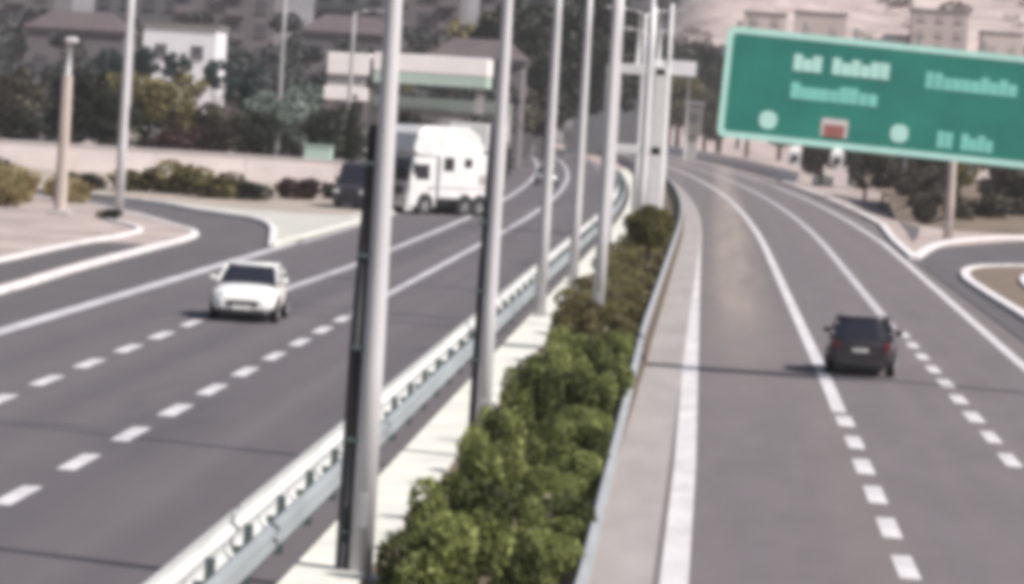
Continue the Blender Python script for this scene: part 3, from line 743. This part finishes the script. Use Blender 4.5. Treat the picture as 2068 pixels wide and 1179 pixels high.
T_dark2 = make_tree('dark_tree', 'leaf_dark', 6.0, 2.4, 4.2, 1700, .42, 32, .18)
T_green = make_tree('green_tree', 'leaf_olive', 6.2, 2.6, 4.6, 1700, .42, 33, .2)
T_teal = make_tree('round_tree', 'leaf_teal', 8.0, 1.35, 2.9, 1200, .34, 34, .16, 14)
T_silver = make_tree('silver_tree', 'leaf_silver', 6.0, 2.3, 3.8, 1500, .36, 35, .18)
T_cyp = make_tree('cypress_tree', 'leaf_dark', 7.0, 1.1, 6.6, 1500, .32, 36, .14, 18, cone=True)
T_brown = make_tree('brown_tree', 'leaf_brown', 6.0, 2.7, 5.0, 1700, .45, 37, .2)
T_maroon = make_tree('maroon_shrub', 'leaf_maroon', 3.4, 1.9, 3.0, 1200, .34, 38, .1)

# ------------------------------------------------------------------ left background: verge, wall, trees
verge = MB()
NX, NY = 40, 10
vp_ = []
for j in range(NY):
    for i_ in range(NX):
        x = -85 + i_ * (66 / (NX - 1)); yb = 206 + max(0, (-x - 24)) * .95; yb = min(yb, 249) + 5; y = yb + (268 - yb) * j / (NY - 1)
        vp_.append((x, y, .115 + .12 * (j / (NY - 1)) ** .7 * random.uniform(.8, 1.2)))
verge.add(vp_, [(j * NX + i_, j * NX + i_ + 1, (j + 1) * NX + i_ + 1, (j + 1) * NX + i_) for j in range(NY - 1) for i_ in range(NX - 1)], True)
tag(verge.build('verge', 'bank_earth'), kind='structure')

bw = empty('boundary_wall', (-45, 268, 0)); tag(bw, 'long cream boundary wall behind the left ramp', 'wall')
x = -85.0
while x < -22:
    L_ = min(6.0, -22 - x)
    MB().box((x + L_ / 2 + 45, .0, .9), (L_ - .05, .3, 2.0)).build('wall_panel', 'boundary_wall', bw)
    MB().box((x + L_ / 2 + 45, .0, 1.94), (L_ - .04, .42, .1)).build('coping', 'white_kerb', bw)
    x += 6.0

SB = [(leaf_mesh('foliage', 'leaf_olive', bush_clumps(s_, 1.0, 1.2, 10), 900, .26, s_, .5, .3), stems_mesh(s_, 1, 1.2)) for s_ in (51, 52)]
DB = [(leaf_mesh('foliage', 'leaf_dark', bush_clumps(s_, 1.0, 1.2, 10), 900, .26, s_, .5, .3), stems_mesh(s_, 1, 1.2)) for s_ in (53, 54)]
MBs = [(leaf_mesh('foliage', 'leaf_maroon', bush_clumps(s_, 1.0, 1.2, 10), 900, .26, s_, .5, .3), stems_mesh(s_, 1, 1.2)) for s_ in (55,)]
YB = [(leaf_mesh('foliage', 'leaf_dry', bush_clumps(s_, 1.0, .8, 10), 1000, .3, s_, .18, .8), stems_mesh(s_, 1, .8)) for s_ in (56, 57)]
for x, y, s_, h_, pr, lb in (
    (-42.5, 245, 2.0, 1.5, DB[0], 'dark bush by the cream wall between the two left roadside poles'),
    (-35.8, 233, 2.1, 1.2, DB[1], 'low dark bush just right of the pale left pole at the ramp edge'),
    (-33.0, 236, 2.2, 1.6, SB[0], 'olive bush second from the pale left pole in front of the wall'),
    (-30.3, 236, 2.5, 2.0, SB[1], 'largest green bush in front of the cream wall'),
    (-28.0, 232, 2.2, 1.7, SB[0], 'green bush right of the largest one along the ramp'),
    (-25.9, 232, 1.7, 1.3, DB[0], 'dark olive bush before the reddish bush by the ramp'),
    (-24.0, 240, 2.1, 1.6, MBs[0], 'dark reddish bush at the right end of the cream wall'),
    (-22.2, 245, 1.5, 1.2, DB[1], 'last dark bush near the truck front at the wall end'),
    (-48.5, 250, 1.8, 1.6, MBs[0], 'reddish brown bush below the dark tree at the left picture edge'),
    (-45.5, 243, 1.5, 1.0, DB[0], 'small dark bush right of the reddish bush at the left edge')):
    bush('roadside_bush', pr, x, y - 6, .1, s_ * .85, h_ * .68, lb, 'bushes before the wall')
for k, (x, y, s_) in enumerate(((-37.2, 196, 2.0), (-34.6, 200, 1.9), (-36.0, 206, 2.2), (-33.5, 192, 1.4), (-39.0, 190, 2.0), (-32.4, 204, 1.7))):
    bush('dry_grass_clump', YB[k % 2], x, y, .1, s_, 2.0 if k < 3 else 1.4, ['large dry yellow grass clump on the left island at the picture edge', 'second dry grass clump on the left island, right of the edge one', 'dry grass clump farthest back on the left island', 'low dry grass clump nearest the kerb on the left island', 'dry grass clump half cut by the left picture edge', 'small dry grass clump beside the pale wide pole'][k], 'dry grass on the left island', cat='grass clump')
for x, y, s_, lb in ((-31.5, 172, .8, 'low dark weed tuft on the dusty left island near its kerb'), (-27.2, 183, .6, 'small dark weed tuft near the rounded tip of the left island'), (-34.5, 168, .9, 'dark weed tuft at the left edge of the dusty island')):
    bush('weed_tuft', DB[0], x, y, .08, s_, .4, lb, 'weeds on the left island', cat='weed')
tree(T_dark, -47.2, 255, .62, 'dark small tree before the cream wall at the left picture edge', 'trees by the wall', sz=.85)

TL = [(T_dark, -64, 285, 1.1), (T_green, -58, 287, 1.0), (T_dark2, -55, 292, 1.15), (T_brown, -50.5, 286, 1.0), (T_dark, -46, 290, 1.1), (T_dark2, -42.5, 284, .95),
      (T_green, -38.5, 287, 1.2), (T_maroon, -37.2, 280, 1.25), (T_brown, -34.8, 288, 1.0), (T_dark2, -32.2, 281, .8), (T_silver, -29.6, 290, 1.15), (T_dark, -27.4, 284, .8), (T_cyp, -25.2, 280, .95), (T_dark2, -22.5, 290, .9),
      (T_silver, -33.0, 300, 1.05), (T_brown, -53, 300, 1.2), (T_green, -44, 302, 1.2), (T_dark, -60, 304, 1.3), (T_teal, -36.5, 310, .9), (T_dark2, -48.5, 281, .7)]
for k, (pr, x, y, s_) in enumerate(TL):
    tree(pr, x, y, s_, '%s tree from the left in the belt just behind the cream wall' % NTH[sorted(range(len(TL)), key=lambda q: TL[q][1] / TL[q][2]).index(k)], 'trees behind the wall')
und = MB()
UM = leaf_mesh('undergrowth', 'leaf_dark', [(-86 + q * 3.1 + random.uniform(-1, 1), 296 + random.uniform(-3, 4), 2.2, 2.6, 2.0, random.uniform(2.2, 3.2)) for q in range(23)], 15000, .55, 61, .6, .1)
tag(link('undergrowth', UM), 'dark tangled undergrowth filling the belt behind the cream wall', 'undergrowth', kind='stuff')

# left roadside poles
pole(-27.7, 189, 13, .24, 'tall pale pole standing on the left island right of the wide one', 'pole_paint', 'street_light', .1, 1, grp=None)
wp = empty('concrete_column', (-29.9, 185.5, .1)); tag(wp, 'wide pinkish concrete pole with a small lamp on the left island', 'pole')
MB().box((0, 0, .1), (1.0, .9, .24), 0, .04).build('plinth', 'concrete', wp)
MB().loft([[(q * math.cos(2 * math.pi * (i_ + .5) / 8), q * math.sin(2 * math.pi * (i_ + .5) / 8), z) for i_ in range(8)] for z, q in ((.2, .30), (3.2, .27), (6.4, .24))], False).build('shaft', 'pink_pole', wp)
MB().cyl((0, 0, 6.35), (0, 0, 7.9), .17, .13, 12).build('neck', 'pole_grey', wp)
MB().box((.1, 0, 8.0), (.6, .4, .3), 0, .1).build('lamp_head', 'pole_paint', wp)
pole(-42.6, 292, 14, .28, 'grey pole behind the cream wall left of the tall pale pole', 'pole_grey', 'street_light', 0, 1, grp=None)
pole(-31.6, 292, 13, .2, 'thin grey pole behind the wall in front of the silver trees', 'pole_grey', 'street_light', 0, 1, grp=None)
pole(-30.0, 330, 13, .22, 'second thin grey pole behind the wall, nearest the fuel canopy', 'pole_grey', 'street_light', 0, 1, grp=None)
cab_ = MB().box((0, 0, .9), (1.9, 1.0, 1.6), 0, .05).box((0, 0, 1.75), (2.05, 1.15, .1), 0, .02)
tag(cab_.build('utility_cabinet', 'canopy_green', None, (-27.0, 276, 1.0)), 'small pale utility cabinet peeking over the cream wall', 'cabinet')

# ------------------------------------------------------------------ buildings
def building(name, label, x0, x1, y, depth, z1, wall, z0=0, floor_h=3.0, win=(1.3, 1.45), gap=2.9, roof=None, from_floor=0, balc=False, grp=None, rz=0, glass='window_glass'):
    cx = (x0 + x1) / 2; root = empty(name, (cx, y, z0), rz); tag(root, label, 'building', grp); W_ = x1 - x0; H_ = z1 - z0
    MB().box((0, depth / 2, H_ / 2), (W_, depth, H_)).build('wall', wall, root)
    MB().box((0, depth / 2, H_ + .2), (W_ + .5, depth + .5, .4)).build('cornice', 'beige_render' if not roof else wall, root)
    if roof:
        hw, dp = W_ / 2 + .5, depth + .6
        MB().add([(-hw, -.4, H_ + .42), (hw, -.4, H_ + .42), (hw, dp, H_ + .42), (-hw, dp, H_ + .42), (-hw * .55, dp / 2, H_ + 2.4), (hw * .55, dp / 2, H_ + 2.4)], [(0, 1, 5, 4), (1, 2, 5), (2, 3, 4, 5), (3, 0, 4), (3, 2, 1, 0)]).build('roof', roof, root)
    wm = MB().box((0, 0, 0), (win[0], .12, win[1])).mesh('window', glass)
    sm_ = MB().box((0, 0, 0), (win[0] + .3, .22, .12)).mesh('sill', 'beige_render')
    bm_ = MB().box((0, -.6, 0), (win[0] + 1.2, 1.1, .14)).box((0, -1.12, .5), (win[0] + 1.2, .08, .9)).mesh('balcony', wall)
    n = max(1, int(W_ / gap)); f = from_floor
    while (f + 1) * floor_h <= H_ + .1:
        for k in range(n):
            x = -W_ / 2 + (k + .5) * W_ / n
            wd = link('window', wm, root, (x, -.03, f * floor_h + 1.75)); link('sill', sm_, wd, (0, -.06, -win[1] / 2 - .05))
            if balc and k % 2 == 0: link('balcony', bm_, root, (x, 0, f * floor_h + .35))
        f += 1
    return root
B = [('leftmost grey apartment block behind the trees', -112, -86, 520, 33, 'grey_render', True), ('blue-grey apartment block second from the left picture edge', -84, -72, 540, 30, 'blue_render', False),
     ('mauve apartment block behind the white house', -70, -57, 515, 31, 'mauve_render', True), ('grey apartment block right of the mauve one', -55, -45, 545, 34, 'blue_render', False),
     ('beige-grey apartment block left of the nearest pole', -43.5, -34, 525, 32, 'mauve_render', True), ('grey apartment block between the two nearest poles', -32.5, -22, 540, 33, 'grey_render', True),
     ('blue-grey apartment block behind the middle poles', -20.5, -10, 560, 34, 'blue_render', False)]
for lb, x0, x1, y, z1, m, bal in B:
    building('apartment_block', lb, x0, x1, y, 14, z1, m, balc=bal, from_floor=2, grp='apartment blocks at the back')
building('white_house', 'white flat-roofed house above the tree belt on the left', -60, -52.4, 420, 9, 12.2, 'house_white', gap=3.6, floor_h=4.0, win=(1.2, 1.2), from_floor=1)
building('low_house', 'low house with dull red roof above the fuel canopy', -28.5, -19.5, 400, 9, 10.2, 'mauve_render', roof='roof_red')
building('low_house', 'grey low house with red roof left of the fuel canopy', -45.5, -36, 440, 9, 12.5, 'grey_render', roof='roof_red')
building('low_house', 'low grey house left of the white house', -74, -63.5, 430, 9, 11.0, 'mauve_render', roof='roof_red')
for x, y, s_, lb in ((-57.4, 404, 1.25, 'round dark tree before the left half of the white house'), (-54.3, 404, 1.2, 'round dark tree before the right half of the white house'), (-61.0, 404, 1.2, 'round dark tree left of the white house beside the tall pole'), (-50.6, 408, 1.15, 'round dark tree just right of the white house'), (-47.5, 412, 1.1, 'second round dark tree right of the white house')):
    tree(T_teal, x, y, s_, lb, 'round trees by the white house')

# fuel station canopy
cp = empty('station_canopy', (-26, 340, 0)); tag(cp, 'wide white fuel-station canopy with pale green lower band behind the truck', 'canopy')
MB().box((1.8, 3, 9.25), (9.6, 8, 1.5), 0, .05).build('roof_box', 'canopy_white', cp)
MB().box((1.8, 3, 8.0), (9.5, 7.9, .98), 0, .04).build('fascia_band', 'canopy_green', cp)
MB().box((-5.1, 2, 8.9), (3.5, 6, 1.8), 0, .05).build('side_roof', 'canopy_white', cp)
MB().box((-5.2, 2, 6.4), (3.7, 6, 1.1), 0, .05).build('side_fascia', 'canopy_white', cp)
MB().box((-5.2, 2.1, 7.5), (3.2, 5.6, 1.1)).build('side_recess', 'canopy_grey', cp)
for x in (-6.6, -3.6, -1.5, 5.8):
    for y in (.8, 5): MB().box((x, y, 3.8), (.5, .5, 7.5)).build('column', 'canopy_grey', cp)
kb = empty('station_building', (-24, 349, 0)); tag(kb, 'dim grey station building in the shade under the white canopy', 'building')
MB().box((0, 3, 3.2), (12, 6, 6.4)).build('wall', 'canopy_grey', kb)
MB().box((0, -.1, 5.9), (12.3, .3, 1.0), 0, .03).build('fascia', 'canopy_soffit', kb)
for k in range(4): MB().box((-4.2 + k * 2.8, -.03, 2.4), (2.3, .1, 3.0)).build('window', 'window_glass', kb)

# ------------------------------------------------------------------ centre and right background
CT = [(T_dark, -19, 300, 1.2), (T_dark2, -15, 330, 1.2), (T_brown, -22, 420, 1.8), (T_dark, -17.5, 430, 1.9), (T_dark2, -26, 450, 1.7), (T_brown, -30, 480, 2.0)]
CT = [(p, x, y, s_) for p, x, y, s_ in CT if y > 400] + [(T_dark, -33, 465, 1.6), (T_green, -37, 455, 1.6), (T_dark, -24, 470, 2.9), (T_dark2, -20, 480, 3.1), (T_dark, -16.5, 500, 3.3), (T_green, -28.5, 490, 2.8), (T_dark2, -13.5, 520, 3.3)]
for k, (pr, x, y, s_) in enumerate(CT):
    tree(pr, x, y, s_, '%s dark tree from the left behind the median poles, beyond the road' % NTH[sorted(range(len(CT)), key=lambda q: CT[q][1] / CT[q][2]).index(k)], 'trees behind the poles')
RT = [(T_dark, -13, 700, 3.2), (T_brown, -8.5, 700, 3.3), (T_dark2, -4.5, 690, 3.1), (T_brown, 0.5, 700, 3.1), (T_green, -6.5, 680, 2.2), (T_brown, -2, 675, 1.9), (T_green, 5, 660, 1.9), (T_brown, 10, 640, 1.9), (T_dark2, -20, 720, 2.2), (T_brown, -27, 730, 2.2)]
for k, (pr, x, y, s_) in enumerate(RT):
    tree(pr, x, y, s_, '%s brownish tree from the left at the far bend, left of the sign' % NTH[sorted(range(len(RT)), key=lambda q: RT[q][1] / RT[q][2]).index(k)], 'trees at the bend')
RB = [(T_brown, 14.5, 300, .8), (T_green, 17.5, 296, .8), (T_brown, 20.3, 290, .85), (T_dark2, 17.2, 318, .95), (T_brown, 23, 296, .9), (T_dark, 25.5, 300, .9), (T_brown, 12.8, 345, .9), (T_dark2, 15.0, 360, 1.0), (T_brown, 19, 350, 1.1), (T_green, 24, 345, 1.1), (T_brown, 10.5, 400, 1.1), (T_dark, 14, 420, 1.2), (T_brown, 28, 310, 1.0), (T_green, 20.5, 380, 1.2), (T_brown, 16, 290, .75), (T_brown, 22, 284, .8), (T_dark2, 13.2, 318, .7), (T_brown, 27, 330, 1.2), (T_dark, 18, 400, 1.4), (T_brown, 23, 405, 1.4)]
for k, (pr, x, y, s_) in enumerate(RB):
    tree(pr, x, y, s_, '%s scrubby tree from the left on the bank under the sign' % NTH[sorted(range(len(RB)), key=lambda q: RB[q][1] / RB[q][2]).index(k)], 'trees on the right bank')
BRB = [(leaf_mesh('foliage', 'leaf_brown', bush_clumps(s_, 1.0, 1.2, 10), 900, .28, s_, .5, .3), stems_mesh(s_, 1, 1.2)) for s_ in (71, 72)]
k = 0
for x, y, s_ in ((16.2, 268, 1.6), (18.4, 272, 1.8), (20.6, 276, 1.8), (23.0, 281, 2.0), (25.5, 285, 2.0), (15.0, 284, 1.6), (13.6, 262, 1.0)):
    bush('bank_bush', BRB[k % 2], x, y, .4, s_, 1.4, '%s brown bush from the left at the foot of the right bank' % ['second', 'third', 'fifth', 'sixth', 'last', 'fourth', 'first'][k], 'bushes on the right bank'); k += 1
bank = MB(); NX, NY = 24, 8; vp_ = []
for j in range(NY):
    for i_ in range(NX):
        x = 12.5 + i_ * 3; y0_ = 258 + max(0, x - 20) * .9; y = y0_ + j * 12 + (18 if x < 15 else 0)
        vp_.append((x, y, .1 + 2.4 * (j / (NY - 1)) ** .6 * (1 + .15 * math.sin(i_ * 1.7 + j))))
bank.add(vp_, [(j * NX + i_, j * NX + i_ + 1, (j + 1) * NX + i_ + 1, (j + 1) * NX + i_) for j in range(NY - 1) for i_ in range(NX - 1)], True)
tag(bank.build('earth_bank', 'brown_earth'), kind='structure')

# white board and small box far on the bend
wb = empty('billboard', (-6.9, 560, 0)); tag(wb, 'long white board on posts beyond the bend, left of the green sign', 'billboard')
MB().box((0, 0, 12.6), (7.0, .3, 2.0), 0, .03).build('board', 'house_white', wb)
for x in (-2.6, 2.6): MB().cyl((x, .3, 0), (x, .3, 12.5), .2, .18, 10).build('post', 'pole_grey', wb)
sb = empty('roadside_kiosk', (-3.5, 590, 0)); tag(sb, 'small pale kiosk on a tall base under the white board at the bend', 'kiosk')
MB().box((0, 0, 5.6), (2.6, 2.4, 4.6), 0, .05).build('wall', 'beige_render', sb)
MB().box((0, 0, 8.0), (3.0, 2.8, .3), 0, .03).build('roof', 'pole_grey', sb)
MB().box((0, 0, 1.65), (1.6, 1.6, 3.3)).build('base', 'concrete', sb)
MB().box((0, -1.21, 6.0), (1.4, .08, 1.2)).build('window', 'window_glass', sb)

def hill(name, x0, x1, y0, y1, m, f, nx=60, ny=24):
    h_ = MB(); p = []
    for j in range(ny):
        for i_ in range(nx):
            x = x0 + (x1 - x0) * i_ / (nx - 1); y = y0 + (y1 - y0) * j / (ny - 1); p.append((x, y, f(x, y, j / (ny - 1)) - .3))
    h_.add(p, [(j * nx + i_, j * nx + i_ + 1, (j + 1) * nx + i_ + 1, (j + 1) * nx + i_) for j in range(ny - 1) for i_ in range(nx - 1)], True)
    return tag(h_.build(name, m), kind='structure')
def bumpy(x, y): return math.sin(x * .031 + y * .017) * .5 + math.sin(x * .083 - y * .05 + 1) * .25 + math.sin(x * .17 + y * .11) * .12
hill('hill_left', -420, -22, 735, 1200, 'hill_grey', lambda x, y, t: 75 * t ** .8 * (1 + .12 * bumpy(x, y)))
hill('hill_right', -30, 420, 735, 1200, 'hill_pink', lambda x, y, t: (85 * t ** .75 * (1 + .15 * bumpy(x, y))) * min(1, max(.35, (x + 30) / 25)))
HL = [(4, 12, 790, 9, 'cream_render'), (14, 24, 800, 8, 'pink_render'), (27, 34, 780, 7, 'cream_render'), (37, 48, 805, 9, 'pink_render'), (50, 58, 790, 8, 'cream_render'), (-6, 2, 800, 8, 'pink_render'), (-18, -8, 790, 7, 'cream_render')]
for k, (x0, x1, y, hh, m) in enumerate(HL):
    t = (y - 735) / 465; zb = 85 * t ** .75 * .85 if x0 > -6 else 4
    building('hillside_house', '%s pale house from the left on the pinkish hillside above the sign' % NTH[sorted(range(len(HL)), key=lambda q: HL[q][0]).index(k)], x0, x1, y, 10, zb + hh + 3, m, z0=zb - 6, gap=3.4, from_floor=2, grp='hillside houses', glass='window_dim')
HT = [(8, 770, 1.2), (20, 782, 1.3), (31, 770, 1.1), (41, 790, 1.3), (52, 775, 1.2), (0, 775, 1.3), (46, 770, 1.0)]
for k, (x, y, s_) in enumerate(HT):
    zb = 85 * ((y - 735) / 465) ** .75 - 2
    tree(T_brown, x, y, s_, '%s brown tree from the left on the pinkish hillside above the sign' % NTH[sorted(range(len(HT)), key=lambda q: HT[q][0]).index(k)], 'hillside trees', z=zb)

# scrub on the pinkish hillside, uncountable
scr = []
rs = random.Random(91)
for k in range(90):
    x = rs.uniform(-25, 75); y = rs.uniform(760, 1000); zb = 85 * ((y - 735) / 465) ** .75 * (1 + .15 * bumpy(x, y)) * min(1, max(.35, (x + 30) / 25))
    q = rs.uniform(1.0, 2.8); scr.append((x, y, zb + q * .3, q * 1.4, q * 1.4, q * .8))
tag(link('scrub', leaf_mesh('scrub', 'leaf_scrub', scr, 9000, .9, 92, .6, .1)), 'dull brown scrub scattered over the pinkish hillside', 'scrub', kind='stuff')
GT_ = [(-92, 470, 2.0), (-83, 480, 2.3), (-76, 465, 1.9), (-68.5, 470, 2.2), (-61.5, 480, 2.4), (-48.5, 465, 2.0), (-42.5, 478, 2.3), (-39.5, 470, 1.9), (-34.5, 480, 2.4), (-52, 486, 2.5), (-72.5, 415, 1.6), (-67.5, 418, 1.75), (-43.8, 425, 1.8), (-38.6, 428, 1.95), (-26.5, 392, 1.55), (-21.5, 394, 1.7)]
T_grey = make_tree('grey_tree', 'leaf_grey', 6.4, 2.5, 4.8, 1700, .40, 95, .2)
for k, (x, y, q) in enumerate(sorted(GT_, key=lambda q: q[0] / q[1])):
    tree(T_grey, x, y, q, '%s tall greyish tree from the left before the houses and blocks' % NTH[k], 'grey trees before the blocks')
# pale board low behind the middle poles
rb_ = empty('roadside_board', (-22.5, 500, 0)); tag(rb_, 'long pale board on posts low behind the third and fourth poles', 'board')
MB().box((0, 0, 4.0), (9.5, .25, 1.5), 0, .03).build('board', 'pole_paint', rb_)
for x in (-4, 0, 4): MB().cyl((x, .25, 0), (x, .25, 4.2), .15, .13, 8).build('post', 'pole_grey', rb_)

# ------------------------------------------------------------------ hazy air over the whole place
hz = MB().box((0, 600, 67), (1100, 1300, 136.2))
me = hz.mesh('haze', 'concrete'); me.materials.clear()
hm = bpy.data.materials.new('haze_air'); hm.use_nodes = True; n = hm.node_tree.nodes
n.remove(n['Principled BSDF']); pvn = n.new('ShaderNodeVolumePrincipled'); pvn.inputs['Density'].default_value = .0002; pvn.inputs['Color'].default_value = (.93, .90, .93, 1); pvn.inputs['Anisotropy'].default_value = .2
hm.node_tree.links.new(pvn.outputs[0], n['Material Output'].inputs['Volume']); me.materials.append(hm)
tag(link('haze', me), 'thin pale haze hanging over the whole road', 'haze', kind='stuff')
